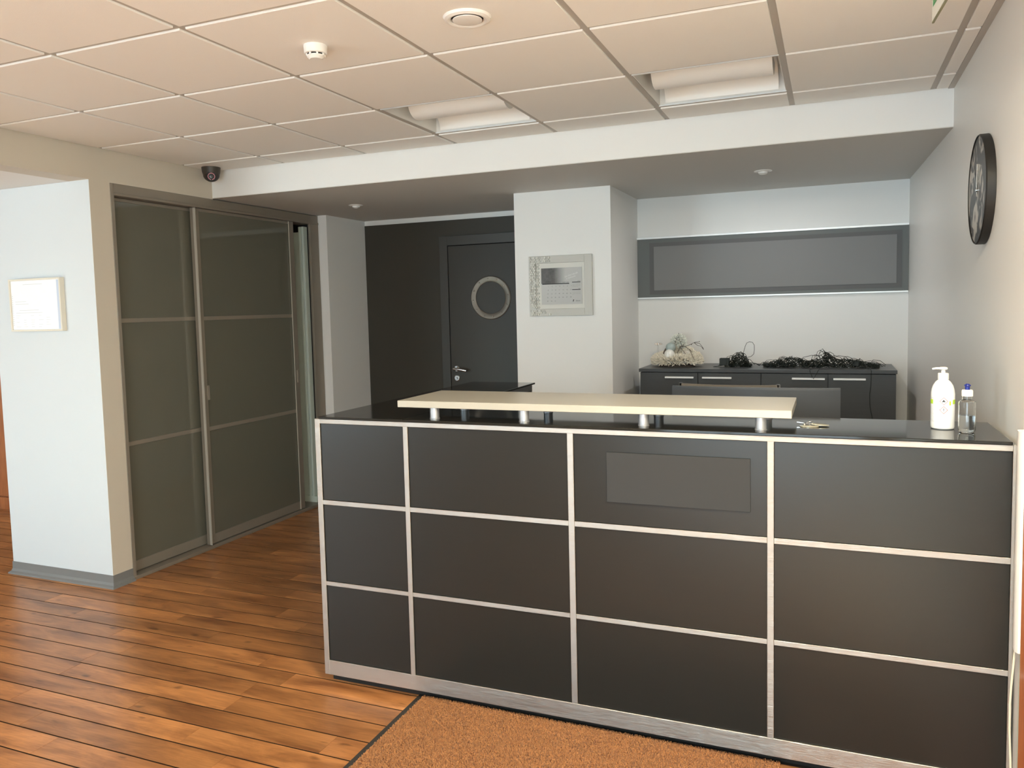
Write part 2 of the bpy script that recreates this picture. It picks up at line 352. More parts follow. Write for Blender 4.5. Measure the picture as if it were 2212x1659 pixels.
# cove skirting round the pier
bm = bmesh.new()
prof = [(0.0, 0.072), (0.004, 0.072), (0.005, 0.030), (0.010, 0.016), (0.022, 0.008), (0.024, 0.0), (0.0, 0.0)]
path = [((-4.604, 3.297), (-1, 0)), ((-4.604, 3.166), (-1, -1)), ((XL, 3.166), (1, -1)), ((XL, 3.300), (1, 0))]
rings = [[bm.verts.new((p[0]+d[0]*o, p[1]+d[1]*o, z)) for o, z in prof] for p, d in path]
for a, b in zip(rings, rings[1:]):
    for i in range(len(prof)): bm.faces.new((a[i], a[(i+1) % len(prof)], b[(i+1) % len(prof)], b[i]))
obj('baseboard_left', bm, M_skirt, **ST)

# ------------------------------------------------------------------ sliding doors (left)
sd = thing('door_1', (0, 0, 0), 'x', 'x'); del sd['label']; del sd['category']; sd['kind'] = 'structure'
Y0, Y1 = 3.300, 5.240
boxes('frame', M_taupe, [(XL-0.13, XL+0.004, Y0, Y0+0.024, 0, 2.296), (XL-0.014, XL+0.004, 5.128, Y1, 0, 2.23),
      (XL-0.13, XL+0.002, Y0+0.024, Y1, 2.244, 2.297), (XL-0.13, XL+0.008, Y0+0.024, Y1, 2.228, 2.244)], sd, bev=0.0015)
BX('floor_track', M_taupe, (XL-0.13, XL+0.012, Y0, Y1, 0, 0.022), sd, bev=0.002)
BX('closet_shade_sheet', M_blackgap, (XL-0.52, XL-0.50, Y0, Y1, 0, 2.3), sd)  # black sheets in place of the shade inside the closet
BX('closet_shade_sheet', M_blackgap, (XL-0.50, XL-0.014, 5.170, 5.20, 0, 2.3), sd)
def leaf(x, y0, y1, handles, stw=0.028):
    # x = front face
    p = thing('door_leaf', (0, 0, 0), '', ''); del p['label']; del p['category']; p.parent = sd
    z0, z1 = 0.026, 2.226; t = 0.026
    boxes('leaf_frame', M_taupe, [(x-t, x, y0, y0+stw, z0, z1), (x-t, x, y1-stw, y1, z0, z1), (x-t, x-0.003, y0+stw, y1-stw, z1-0.02, z1),
          (x-t, x-0.003, y0+stw, y1-stw, z0, z0+0.062), (x-t, x-0.003, y0+stw, y1-stw, 0.777, 0.803), (x-t, x-0.003, y0+stw, y1-stw, 1.504, 1.530)], p, bev=0.0015)
    for a, b in ((0.088, 0.777), (0.803, 1.504), (1.530, 2.206)):
        BX('pane', M_glass, (x-0.014, x-0.008, y0+stw-0.004, y1-stw+0.004, a, b), p)
    # raised grip edge of the profile, the light it catches painted in pale
    boxes('grip_edge', M_grip, [(x-0.001, x+0.016, y0, y0+0.006, z0, z1), (x-0.003, x+0.003, y1-stw-0.008, y1-stw-0.002, z0, z1)], p)
    for hy, hz in handles:
        bm = bmesh.new(); box(bm, x-0.002, x+0.004, hy-0.010, hy+0.010, hz-0.048, hz+0.048, bev=0.002); box(bm, x+0.002, x+0.0055, hy-0.010, hy-0.006, hz-0.046, hz+0.046)
        obj('handle', bm, M_handle, p)
leaf(XL-0.048, Y0+0.022, 4.06, [(Y0+0.045, 1.02)])
leaf(XL-0.006, 3.925, 4.938, [(3.980, 1.030), (4.918, 1.055)], 0.05)
boxes('side_channel', M_pale, [(XL-0.072, XL-0.052, 5.12, 5.168, 0.06, 2.21), (XL-0.100, XL-0.077, 5.12, 5.168, 0.06, 2.21), (XL-0.17, XL-0.100, 5.135, 5.168, 0.06, 2.17),
      (XL-0.17, XL-0.027, 5.118, 5.168, 0.02, 0.07)], sd, bev=0.001)

# ------------------------------------------------------------------ porthole door at the back
d2 = bpy.data.objects.new('door_2', None); col.objects.link(d2); d2['kind'] = 'structure'
yf = YD-0.006
boxes('frame', M_doorframe, [(-2.976, -2.903, yf-0.022, yf, 0, 2.131), (-2.150, -2.07, yf-0.022, yf, 0, 2.131), (-2.903, -2.150, yf-0.022, yf, 2.056, 2.131)], d2, bev=0.001)
boxes('rebate', M_blackgap, [(-2.903, -2.898, yf-0.014, yf, 0, 2.056), (-2.898, -2.15, yf-0.014, yf, 2.050, 2.056)], d2)
lf = BX('door_leaf', M_doordark, (-2.897, -2.152, yf-0.018, yf, 0.006, 2.049), d2, bev=0.001)
pc = (-2.527, yf-0.018, 1.622)
bm = bmesh.new()
lathe(bm, [(0.128, -0.010), (0.128, 0.006), (0.134, 0.010), (0.168, 0.010), (0.175, 0.005), (0.176, -0.002), (0.128, -0.004)], 64, T(*pc) @ ROT(PI/2, 'X'), cap=False)
obj('porthole_ring', bm, M_steel, d2, smooth=True)
bm = bmesh.new(); lathe(bm, [(0.0, -0.001), (0.129, -0.001), (0.129, -0.004)], 48, T(*pc) @ ROT(PI/2, 'X'), cap=False)
obj('porthole_glass', bm, mat('dark_mirror_glass', (0.075, 0.073, 0.076), 0.25, spec=0.5), d2)
rv = None
for k in range(12):
    a = 2*PI*(k+0.25)/12
    bm = bmesh.new() if rv is None else None
    if rv is None:
        lathe(bm, [(0.0065, 0), (0.0062, 0.0025), (0.004, 0.0045), (0.0, 0.005)], 12, ROT(PI/2, 'X'), cap=False)
        bmesh.ops.recalc_face_normals(bm, faces=bm.faces); rv = bpy.data.meshes.new('rivet'); bm.to_mesh(rv); bm.free(); rv.materials.append(mat('dark_rivet', (0.28, 0.24, 0.20), 0.35, 1.0))
    o = bpy.data.objects.new('rivet', rv); o.location = (pc[0]+0.152*math.cos(a), pc[1]-0.010, pc[2]+0.152*math.sin(a)); o.parent = d2; col.objects.link(o)
bm = bmesh.new()
lathe(bm, [(0.024, 0), (0.024, 0.006), (0.020, 0.009), (0.0, 0.009)], 24, T(-2.845, yf-0.018, 1.050) @ ROT(PI/2, 'X'), cap=False)
tube(bm, [(-2.845, yf-0.024, 1.050), (-2.845, yf-0.062, 1.050)], 0.009, 12)
tube(bm, [(-2.858, yf-0.062, 1.052), (-2.80, yf-0.064, 1.046), (-2.742, yf-0.060, 1.036)], 0.0120, 12)
obj('door_handle', bm, M_chrome, d2, smooth=True)
bm = bmesh.new()
lathe(bm, [(0.024, 0), (0.024, 0.006), (0.020, 0.009), (0.0, 0.009)], 24, T(-2.845, yf-0.018, 0.972) @ ROT(PI/2, 'X'), cap=False)
box(bm, -2.851, -2.839, yf-0.036, yf-0.024, 0.962, 0.982, bev=0.002)
obj('lock', bm, M_chrome, d2, smooth=True)

# ------------------------------------------------------------------ reception counter
CF = 2.614                       # outer face of the aluminium grid
ZT = 1.109
rc = thing('reception_counter', (-0.72, CF, 0), 'long charcoal reception counter faced in a brushed aluminium grid of twelve panels, raised cream shelf', 'counter')
def C(name, m, dims, bev=0.0, **p):
    bm = bmesh.new()
    for d in (dims if isinstance(dims, list) else [dims]): box(bm, d[0]+0.72, d[1]+0.72, d[2]-CF, d[3]-CF, d[4], d[5], bev=bev)
    return obj(name, bm, m, p.pop('parent', rc), **p)
xv = [-1.9385, -1.9145, -1.5295, -1.5095, -0.8645, -0.8415, -0.1895, -0.1680, 0.4865, 0.4975]
zr = [0.041, 0.103, 0.420, 0.437, 0.757, 0.776, 1.090, 1.109]
for i in range(0, 10, 2): C('upright', M_aluv, (xv[i], xv[i+1], CF, CF+0.022, zr[0], zr[7]), 0.0012)
for a, b in ((2, 3), (4, 5)):
    for i in range(1, 9, 2): C('cross_rail', M_alu, (xv[i], xv[i+1], CF+0.0005, CF+0.021, zr[a], zr[b]), 0.0008)
C('top_rail', M_alu, [(xv[1], xv[8], CF-0.0004, CF+0.030, 1.090, ZT)], 0.0012)
C('bottom_rail', M_alu, [(xv[1], xv[8], CF-0.0004, CF+0.026, 0.041, 0.103)], 0.0015)
for a in (1, 3, 5):
    for i in range(1, 9, 2): C('panel', M_panel, (xv[i]+0.0006, xv[i+1]-0.0006, CF+0.006, CF+0.018, zr[a]+0.0006, zr[a+1]-0.0006), 0.001)
C('toe_kick', M_black, (-1.93, 0.49, CF+0.045, CF+0.06, 0.0, 0.041))
C('carcass', M_panel, [(-1.915, 0.494, CF+0.0225, 2.97, 0.045, 1.100)])
C('end_rail', M_alu, (0.4895, 0.4975, CF+0.0225, 3.0, 1.090, ZT))
C('worktop', M_top, (-1.5255, 0.484, CF-0.008, 3.000, ZT+0.0006, ZT+0.0100), 0.0015)
ZW = ZT+0.0100
C('name_plate', M_plate_c, (-0.721, -0.241, CF-0.0015, CF+0.0055, 0.855, 1.030), 0.0008, label='plain mid-grey plate on one panel of the counter front')
sh = C('raised_shelf', M_cream, (-1.563, -0.116, 2.638, 3.012, 1.1625, 1.1885), 0.0015, label='long cream shelf standing on short metal posts')
for x, y in ((-1.413, 2.662), (-1.044, 2.664), (-0.602, 2.672), (-0.213, 2.672), (-1.413, 2.93), (-1.044, 2.93), (-0.602, 2.93), (-0.213, 2.93)):
    bm = bmesh.new(); lathe(bm, [(0.0195, ZW), (0.0195, ZW+0.003), (0.018, ZW+0.004), (0.018, 1.162)], 28, T(x+0.72, y-CF, 0)); obj('shelf_post', bm, mat('satin_post', (0.50, 0.51, 0.53), 0.45, 0.75) if 'satin_post' not in bpy.data.materials else bpy.data.materials['satin_post'], rc, smooth=True)

wg = thing('side_counter', (-1.70, 3.4, 0), 'dark grey side counter running back from the left end of the reception counter', 'counter')
def W(name, m, d, bev=0.0, **p):
    return BX(name, m, (d[0]+1.70, d[1]+1.70, d[2]-3.4, d[3]-3.4, d[4], d[5]), wg, bev, **p)
W('side_panel', M_cab, (-1.914, -1.894, 2.98, 4.055, 0.0, ZT))
W('shelf_board', M_cab, (-1.894, -1.54, 2.98, 4.04, 0.55, 0.57))
W('back_panel', M_cab, (-1.894, -1.535, 4.03, 4.048, 0.0, ZT-0.002))
W('inner_edge', M_cab, (-1.552, -1.534, 3.40, 4.03, 0.0, 0.56))
W('worktop', M_top, (-1.914, -1.5265, CF-0.008, 4.075, ZT+0.0006, ZT+0.0100), 0.0015)
W('edge_rail', M_cab, (-1.5500, -1.5300, 3.02, 4.03, ZT-0.030, ZT), 0.001)

# desk, monitor, chair behind the counter
dk = thing('desk', (-0.5, 3.40, 0), 'desk behind the reception counter carrying the wide monitor', 'desk')
BX('desktop', M_cab, (-0.95, 0.95, -0.38, 0.42, 0.71, 0.74), dk, 0.002)
for x in (-0.93, 0.90): BX('side_panel', M_cab, (x, x+0.03, -0.36, 0.40, 0, 0.71), dk)
mo = thing('monitor', (-0.302, 3.40, 0.74), 'wide curved black monitor seen from behind, right of the cream shelf', 'monitor')
bm = bmesh.new()
N = 24; hw = 0.337; zt, zb = 0.443, 0.09
def cy_(u): return -0.03*(1-u*u)     # centre bulges towards the counter
fr = []
for i in range(N+1):
    u = -1+2*i/N; x = hw*u; yb = cy_(u)
    fr.append([bm.verts.new((x, yb+0.022, zb)), bm.verts.new((x, yb+0.022, zt)), bm.verts.new((x, yb, zt)), bm.verts.new((x, yb-0.001, zt-0.008)), bm.verts.new((x, yb-0.012, zb+0.05)), bm.verts.new((x, yb, zb))])
for a, b in zip(fr, fr[1:]):
    for k in range(6): bm.faces.new((a[k], a[(k+1) % 6], b[(k+1) % 6], b[k]))
bm.faces.new(fr[0]); bm.faces.new(fr[-1][::-1])
obj('housing', bm, M_screen, mo)
bm = bmesh.new(); box(bm, -0.03, 0.03, -0.035, -0.005, 0.0, 0.28, bev=0.004); box(bm, -0.13, 0.13, -0.11, 0.11, 0.0, 0.012, bev=0.004); obj('stand', bm, M_screen, mo)
ch = thing('office_chair', (-0.472, 4.02, 0), 'taupe mesh office chair with chrome corners behind the monitor', 'chair')
ch.rotation_euler = (0, 0, math.radians(-3))
bm = bmesh.new(); N = 12; rr = []
for i in range(N+1):
    u = -1+2*i/N; x = 0.232*u; y = 0.05-0.05*(1-u*u)*-1*0.6
    rr.append([bm.verts.new((x, 0.03+0.05*u*u*-1+0.05, 0.60)), bm.verts.new((x, -0.03+0.05*u*u*-1+0.05, 1.133-0.010*(1-u*u))), bm.verts.new((x, -0.012+0.05*u*u*-1+0.05, 1.133-0.010*(1-u*u))), bm.verts.new((x, 0.048+0.05*u*u*-1+0.05, 0.60))])
for a, b in zip(rr, rr[1:]):
    for k in range(4): bm.faces.new((a[k], a[(k+1) % 4], b[(k+1) % 4], b[k]))
bm.faces.new(rr[0]); bm.faces.new(rr[-1][::-1])
obj('backrest', bm, M_mesh, ch)
for s in (-1, 1):
    bm = bmesh.new(); tube(bm, [(s*0.236, 0.03, 0.60), (s*0.236, -0.022, 1.136)], 0.009, 8)
    obj('back_frame', bm, M_chrome, ch, smooth=True)
BX('seat', M_mesh, (-0.24, 0.24, -0.42, 0.05, 0.44, 0.50), ch, 0.02)
bm = bmesh.new(); tube(bm, [(0, -0.18, 0.08), (0, -0.18, 0.44)], 0.025, 12); tube(bm, [(0, -0.02, 0.45), (0, 0.06, 0.46), (0, 0.075, 0.64)], 0.02, 8)
obj('column', bm, M_chrome, ch, smooth=True)
for k in range(5):
    a = 2*PI*k/5; bm = bmesh.new(); tube(bm, [(0, -0.18, 0.10), (0.28*math.cos(a), -0.18+0.28*math.sin(a), 0.07)], 0.02, 8, r1=0.014)
    lathe(bm, [(0.0, -0.02), (0.027, -0.02), (0.027, 0.02), (0.0, 0.02)], 12, T(0.28*math.cos(a), -0.18+0.28*math.sin(a), 0.0275) @ ROT(PI/2, 'Y'), cap=False)
    obj('leg', bm, M_chrome, ch)

# ------------------------------------------------------------------ sideboard in the alcove
sb = thing('sideboard', (-0.415, 5.2, 0), 'anthracite sideboard with four doors in the alcove under the sign', 'cabinet')
ZS = 1.109
def S(name, m, d, bev=0.0, parent=None, **p): return BX(name, m, (d[0]+0.415, d[1]+0.415, d[2]-5.2, d[3]-5.2, d[4], d[5]), parent or sb, bev, **p)
S('carcass', M_cab, (-1.190, 0.360, 5.22, 5.690, 0.06, ZS-0.026))
S('plinth', M_black, (-1.180, 0.350, 5.25, 5.68, 0.0, 0.06))
S('top_board', M_cab, (-1.198, 0.366, 5.190, 5.700, ZS-0.022, ZS), 0.0015)
dx = [-1.192, -0.808, -0.413, -0.018, 0.362]
hx = [(-1.022, -0.835), (-0.780, -0.594), (-0.228, -0.036), (0.012, 0.194)]
for i in range(4):
    d = S('door', M_cab, (dx[i]+0.0022, dx[i+1]-0.0022, 5.200, 5.2195, 0.065, ZS-0.0265), 0.001)
    S('handle', M_white_alu, (hx[i][0], hx[i][1], 5.180, 5.1995, 1.047, 1.058), 0.001, parent=d)

# sign panel on the alcove wall
sp = thing('wall_sign', (-0.43, YA, 1.8), 'wide dark grey sign panel with a lighter grey plate above the sideboard', 'sign')
BX('board', M_signdark, (-0.884, 0.888, -0.012, 0.0, -0.212, 0.208), sp)
BX('top_trim', M_white_alu, (-0.884, 0.888, -0.024, -0.0, 0.208, 0.222), sp, 0.001)
BX('bottom_trim', M_white_alu, (-0.884, 0.888, -0.020, -0.0, -0.222, -0.212), sp, 0.001)
BX('backing_plate', M_plate_d, (-0.795, 0.850, -0.016, -0.012, -0.190, 0.180), sp)
BX('front_plate', M_plate_l, (-0.762, 0.818, -0.020, -0.016, -0.162, 0.152), sp)

# ------------------------------------------------------------------ calendar on the column
cx, cz = -1.6555, 1.6755
ca = thing('wall_calendar', (cx, YC, cz), 'pale silver framed calendar with honeycomb relief hanging on the white column', 'calendar')
hw, hh = 0.2185, 0.1985
BX('backing', M_ring2, (-hw+0.004, hw-0.004, -0.008, 0, -hh+0.004, hh-0.004), ca)
fw = 0.058
boxes('frame', M_ring, [(-hw, -hw+fw*0.80, -0.020, 0, -hh, hh), (hw-fw*0.9, hw, -0.020, 0, -hh, hh), (-hw+fw*0.80, hw-fw*0.9, -0.020, 0, hh-fw*0.82, hh), (-hw+fw*0.80, hw-fw*0.9, -0.020, 0, -hh, -hh+fw*0.82)], ca, 0.0015)
# honeycomb relief discs on the left, top and bottom-left
hexm = []
for zi in range(3):
    bm = bmesh.new(); lathe(bm, [(0.0078, 0), (0.0074, 0.002+0.0035*zi), (0.0058, 0.0036+0.0035*zi), (0.0, 0.0036+0.0035*zi)], 6, ROT(PI/2, 'X'), cap=False)
    bmesh.ops.recalc_face_normals(bm, faces=bm.faces); me = bpy.data.meshes.new('hexagon'); bm.to_mesh(me); bm.free(); me.materials.append(M_ring2 if zi else M_ring); hexm.append(me)
nh = 0
for iy in range(-17, 18):
    for ix in range(0, 14):
        x = -hw+0.009+ix*0.0135+(iy % 2)*0.00675; z = iy*0.0117
        if abs(z) > hh-0.007: continue
        edge = abs(z) > hh-fw*0.8
        lim = 0.065 if not edge else 0.145
        if x+hw > lim: continue
        if edge and x+hw > 0.075 and R.random() < 0.15: continue
        if R.random() < 0.22: continue
        onf = (x < -hw+fw*0.76) or edge
        o = bpy.data.objects.new('hexagon', hexm[R.choice((0, 0, 1, 2, 2))]); o.location = (x, -0.020 if onf else -0.008, z); o.parent = ca; col.objects.link(o); nh += 1
BX('calendar_sheet', M_calpaper, (-0.134, 0.147, -0.0125, -0.0115, -0.122, 0.118), ca)
BX('picture', M_calpic, (-0.134, 0.040, -0.0130, -0.0126, 0.016, 0.117), ca)
bm = bmesh.new(); yy = -0.0135
def addt(bm, s, size, x, z, align='LEFT', shear=0, rot=0):
    me = text_mesh(s, size, align, shear); t = bmesh.new(); t.from_mesh(me); bpy.data.meshes.remove(me)
    bmesh.ops.transform(t, matrix=T(x, yy, z) @ ROT(-rot, 'Y') @ ROT(PI/2, 'X'), verts=t.verts)
    tmp = bpy.data.meshes.new('t'); t.to_mesh(tmp); t.free(); bm.from_mesh(tmp); bpy.data.meshes.remove(tmp)
box(bm, -0.128, 0.060, yy, yy+0.0005, 0.010, 0.016); box(bm, 0.080, 0.137, yy, yy+0.0005, 0.018, 0.0225); box(bm, 0.080, 0.137, yy, yy+0.0005, -0.031, -0.0265)
addt(bm, 'MARTS 2021', 0.0085, 0.060, 0.0185, 'RIGHT'); addt(bm, 'APRĪLIS', 0.006, 0.137, 0.0245, 'RIGHT'); addt(bm, 'MAIJS', 0.006, 0.137, -0.0245, 'RIGHT')
for d in range(1, 32):
    c_, r_ = (d-1) % 7, (d-1)//7
    addt(bm, str(d), 0.0088, -0.083+c_*0.0266-0.001*r_, -0.0065-r_*0.0242, 'RIGHT')
for q, z0 in enumerate((0.011, -0.038)):
    s = 3 if q == 0 else 5
    for d in range(1, (30, 31)[q]+1):
        k = d-1+s; addt(bm, str(d), 0.0040, 0.086+(k % 7)*0.0082, z0-(k//7)*0.0052, 'RIGHT')
addt(bm, 'Editask', 0.0105, 0.134, -0.105, 'RIGHT'); box(bm, 0.085, 0.092, yy, yy+0.0005, -0.100, -0.094); box(bm, 0.084, 0.088, yy, yy+0.0005, -0.108, -0.100)
obj('printed_dates', bm, M_print, ca)
bm = bmesh.new(); addt(bm, 'Lai dod daudz', 0.0165, 0.030, 0.052, shear=0.4, rot=math.radians(16)); addt(bm, 'ir brīnumi', 0.0165, 0.040, 0.038, shear=0.4, rot=math.radians(16))
obj('script_text', bm, mat('pale_script', (0.70, 0.70, 0.68), 0.5), ca)

# ------------------------------------------------------------------ framed notice on the pier
nt_ = thing('framed_notice', (-4.225, 3.166, 1.62), 'white framed notice on the bright pier left of the sliding doors', 'picture')
w2, h2 = 0.211, 0.151
boxes('frame', M_wframe, [(-w2, -w2+0.010, -0.030, 0, -h2, h2), (w2-0.010, w2, -0.030, 0, -h2, h2), (-w2+0.01, w2-0.01, -0.030, 0, h2-0.010, h2), (-w2+0.01, w2-0.01, -0.030, 0, -h2, -h2+0.010)], nt_, 0.001)
BX('sheet', M_paper, (-w2+0.009, w2-0.009, -0.022, -0.002, -h2+0.009, h2-0.009), nt_)
BX('edge_strip', M_bluegrey, (w2-0.036, w2-0.014, -0.0226, -0.0221, -h2+0.012, h2-0.012), nt_)
bm = bmesh.new()
for k, (a, b, z) in enumerate(((-0.10, 0.06, 0.118), (-0.14, 0.02, -0.03), (-0.17, 0.05, -0.045), (-0.17, -0.08, 0.02), (-0.17, -0.06, 0.006))): box(bm, a, b, -0.0226, -0.0221, z, z+0.0016)
for r_ in range(6):
    for c_ in range(5):
        if R.random() < 0.75: x = -0.17+c_*0.062; box(bm, x, x+0.02+0.02*R.random(), -0.0226, -0.0221, -0.06-r_*0.013, -0.0588-r_*0.013)
for r_ in range(16): box(bm, -0.196, -0.190, -0.0226, -0.0221, 0.05-r_*0.011, 0.053-r_*0.011)
obj('print_lines', bm, mat('pale_print', (0.55, 0.57, 0.58), 0.6), nt_)

# ------------------------------------------------------------------ clock on the right wall
ck = thing('wall_clock', (XR, 3.245, 1.915), 'round black wall clock with dark photographic face on the right wall', 'clock')
MX = ROT(-PI/2, 'Y')
rc_ = 0.192
bm = bmesh.new(); lathe(bm, [(rc_-0.004, 0), (rc_, 0.002), (rc_, 0.027), (rc_-0.003, 0.031), (rc_-0.006, 0.031), (rc_-0.006, 0.027), (0, 0.027)], 72, MX, cap=False); obj('case', bm, M_black, ck, smooth=True)
bm = bmesh.new(); lathe(bm, [(rc_-0.007, 0.0272), (rc_-0.007, 0.0278), (0, 0.0278)], 64, MX, cap=False); obj('dial', bm, M_clock, ck)
def hand(ang, l, wd, nm):
    bm = bmesh.new(); v = [bm.verts.new(p) for p in ((0, -0.25*l, 0), (wd, 0, 0), (wd*0.3, l, 0), (-wd*0.3, l, 0), (-wd, 0, 0))]
    bm.faces.new(v); r = bmesh.ops.extrude_face_region(bm, geom=list(bm.faces)); bmesh.ops.translate(bm, verts=[q for q in r['geom'] if isinstance(q, bmesh.types.BMVert)], vec=(0, 0, 0.001))
    # plane (u,v) -> (y,z), out of wall is -x ; viewer sees +y to the left
    Mx = Matrix(((0, 0, -1, 0), (-1, 0, 0, 0), (0, 1, 0, 0), (0, 0, 0, 1)))
    bmesh.ops.transform(bm, matrix=T(-0.030, 0, 0) @ Mx @ ROT(-ang, 'Z'), verts=bm.verts); obj(nm, bm, M_chrome, ck)
hand(math.radians(2), 0.090, 0.006, 'hour_hand'); hand(math.radians(-38), 0.145, 0.0045, 'minute_hand')
bm = bmesh.new(); lathe(bm, [(0.006, 0.027), (0.006, 0.034), (0, 0.035)], 16, MX, cap=False); obj('hub', bm, M_chrome, ck)

# ------------------------------------------------------------------ bottles
b1 = thing('pump_bottle', (0.331, 2.832, ZW), 'white pump bottle with two red hazard diamonds on the counter end', 'bottle', rz=math.radians(12))
bm = bmesh.new(); lathe(bm, [(0.0, 0.0), (0.030, 0.0), (0.0335, 0.003), (0.0345, 0.008), (0.0345, 0.112), (0.0325, 0.126), (0.0285, 0.139), (0.022, 0.150), (0.0155, 0.156), (0.014, 0.158)], 48, cap=True); obj('body', bm, M_pw, b1, smooth=True)
bm = bmesh.new(); lathe(bm, [(0.0155, 0.1575), (0.0160, 0.159), (0.0160, 0.176), (0.0145, 0.178), (0.006, 0.179), (0.006, 0.190)], 32)
obj('pump_collar', bm, M_plastic, b1, smooth=True)
bm = bmesh.new(); lathe(bm, [(0.010, 0.189), (0.0125, 0.191), (0.0125, 0.195), (0.009, 0.1975), (0, 0.198)], 24, cap=True)
tube(bm, [(-0.005, 0, 0.1935), (-0.022, 0, 0.1935), (-0.033, 0, 0.1915)], 0.0038, 10, r1=0.0028)
obj('pump_head', bm, M_plastic, b1, smooth=True)
def onbody(bm, u0, u1, z0, z1, rr=0.03465, n=4, a0=-PI/2):
    g = [[bm.verts.new((rr*math.cos(a0+(u0+(u1-u0)*i/n)/rr), rr*math.sin(a0+(u0+(u1-u0)*i/n)/rr), z)) for z in (z0, z1)] for i in range(n+1)]
    for a, b in zip(g, g[1:]): bm.faces.new((a[0], b[0], b[1], a[1]))
A0 = -PI/2-math.radians(14)
def diamond(bm, cz, h, th, rr=0.0348):
    def P(u, z): return (rr*math.cos(A0+u/rr), rr*math.sin(A0+u/rr), z)
    o = [(0, h), (h, 0), (0, -h), (-h, 0)]; i = [(a*(1-th), b*(1-th)) for a, b in o]
    def sub(q): return [(q[k][0]*(1-t/6)+q[(k+1) % 4][0]*t/6, q[k][1]*(1-t/6)+q[(k+1) % 4][1]*t/6) for k in range(4) for t in range(6)]
    o = sub(o); i = sub(i)
    V = [bm.verts.new(P(a, cz+b)) for a, b in o]; U = [bm.verts.new(P(a, cz+b)) for a, b in i]
    for k in range(24): bm.faces.new((V[k], V[(k+1) % 24], U[(k+1) % 24], U[k]))
bm = bmesh.new(); diamond(bm, 0.091, 0.0125, 0.16); obj('hazard_diamond', bm, M_red, b1)
bm = bmesh.new(); diamond(bm, 0.063, 0.0125, 0.16); obj('hazard_diamond', bm, M_red, b1)
bm = bmesh.new(); 
onbody(bm, -0.0008, 0.0008, 0.0605, 0.0685, 0.0348, 1, A0); onbody(bm, -0.0008, 0.0008, 0.0565, 0.0585, 0.0348, 1, A0)
def flame(bm):
    rr = 0.0348
    def P(u, z): return (rr*math.cos(A0+u/rr), rr*math.sin(A0+u/rr), z)
    pts = [(-0.004, 0.0875), (-0.0038, 0.091), (-0.0008, 0.0955), (0.001, 0.0945), (0.0038, 0.0905), (0.004, 0.0875), (0.0018, 0.0875), (0.0004, 0.0905), (-0.0018, 0.0875)]
    V = [bm.verts.new(P(a, b)) for a, b in pts]
    bm.faces.new((V[0], V[1], V[7], V[8])); bm.faces.new((V[1], V[2], V[3], V[7])); bm.faces.new((V[3], V[4], V[7])); bm.faces.new((V[4], V[5], V[6], V[7]))
flame(bm)
obj('hazard_symbol', bm, M_print, b1)
bm = bmesh.new(); onbody(bm, 0.0165, 0.0215, 0.078, 0.091, 0.0348, 2, A0); onbody(bm, 0.029, 0.046, 0.081, 0.095, 0.0348, 5, A0); onbody(bm, -0.052, -0.034, 0.081, 0.095, 0.0348, 5, A0)
obj('lime_band', bm, M_green, b1)
bm = bmesh.new()
for k in range(20):
    if R.random() < 0.9: onbody(bm, -0.044, -0.027-0.006*R.random(), 0.024+k*0.0040, 0.0252+k*0.0040, 0.0348, 2, A0)
obj('small_print', bm, mat('faint_print', (0.62, 0.60, 0.58), 0.6), b1)

b2 = thing('squeeze_bottle', (0.389, 2.761, ZW), 'small clear bottle with white cap and blue nozzle beside the pump bottle', 'bottle')
bm = bmesh.new(); lathe(bm, [(0.0, 0.0005), (0.019, 0.0), (0.0225, 0.004), (0.0240, 0.010), (0.0240, 0.050), (0.0232, 0.075), (0.0240, 0.090), (0.0225, 0.098), (0.0145, 0.102), (0.0140, 0.114),
      (0.0128, 0.114), (0.0130, 0.103), (0.0212, 0.0968), (0.0226, 0.0895), (0.0218, 0.075), (0.0226, 0.050), (0.0226, 0.010), (0.019, 0.0025), (0.0, 0.002)], 40, cap=False); obj('body', bm, M_clear, b2, smooth=True)
bm = bmesh.new(); lathe(bm, [(0.0, 0.0024), (0.0188, 0.0029), (0.0224, 0.0102), (0.0224, 0.0545), (0.0, 0.0545)], 40, cap=False); obj('liquid', bm, M_liquid, b2, smooth=True)
bm = bmesh.new(); lathe(bm, [(0.0150, 0.113), (0.0158, 0.114), (0.0158, 0.129), (0.0140, 0.133), (0.008, 0.1335), (0.0, 0.1335)], 32); obj('cap', bm, M_plastic, b2, smooth=True)
bm = bmesh.new(); lathe(bm, [(0.0070, 0.1335), (0.0070, 0.143), (0.0096, 0.146), (0.0088, 0.1485), (0.0052, 0.1500), (0.0045, 0.1515), (0, 0.1515)], 24); obj('nozzle', bm, M_blue, b2, smooth=True)

# ------------------------------------------------------------------ keys
ky = thing('key_ring', (-0.055, 2.795, ZW), 'keys on a ring with two pale oval tags right of the cream shelf', 'keys')
def oval(cx_, cy__, z, a, b, ang, nm, tilt=0):
    bm = bmesh.new(); lathe(bm, [(0.93, 0), (1.0, 0.0008), (1.0, 0.0024), (0.93, 0.0032), (0, 0.0032)], 32, None, True, a, b)
    for v in bm.verts: pass
    bmesh.ops.transform(bm, matrix=T(cx_, cy__, z) @ ROT(math.radians(tilt), 'Y') @ ROT(math.radians(ang), 'Z'), verts=bm.verts)
    obj(nm, bm, M_gold, ky, smooth=True)
oval(-0.012, -0.022, 0.0, 0.030, 0.020, 5, 'tag'); oval(0.020, 0.000, 0.0036, 0.030, 0.021, -12, 'tag', 3)
bm = bmesh.new(); tube(bm, [(-0.012+0.013*math.cos(t*2*PI/20), 0.012+0.013*math.sin(t*2*PI/20), 0.008+0.004*math.sin(t*2*PI/20+1)) for t in range(20)], 0.0009, 6, closed=True); obj('ring', bm, M_chrome, ky, smooth=True)
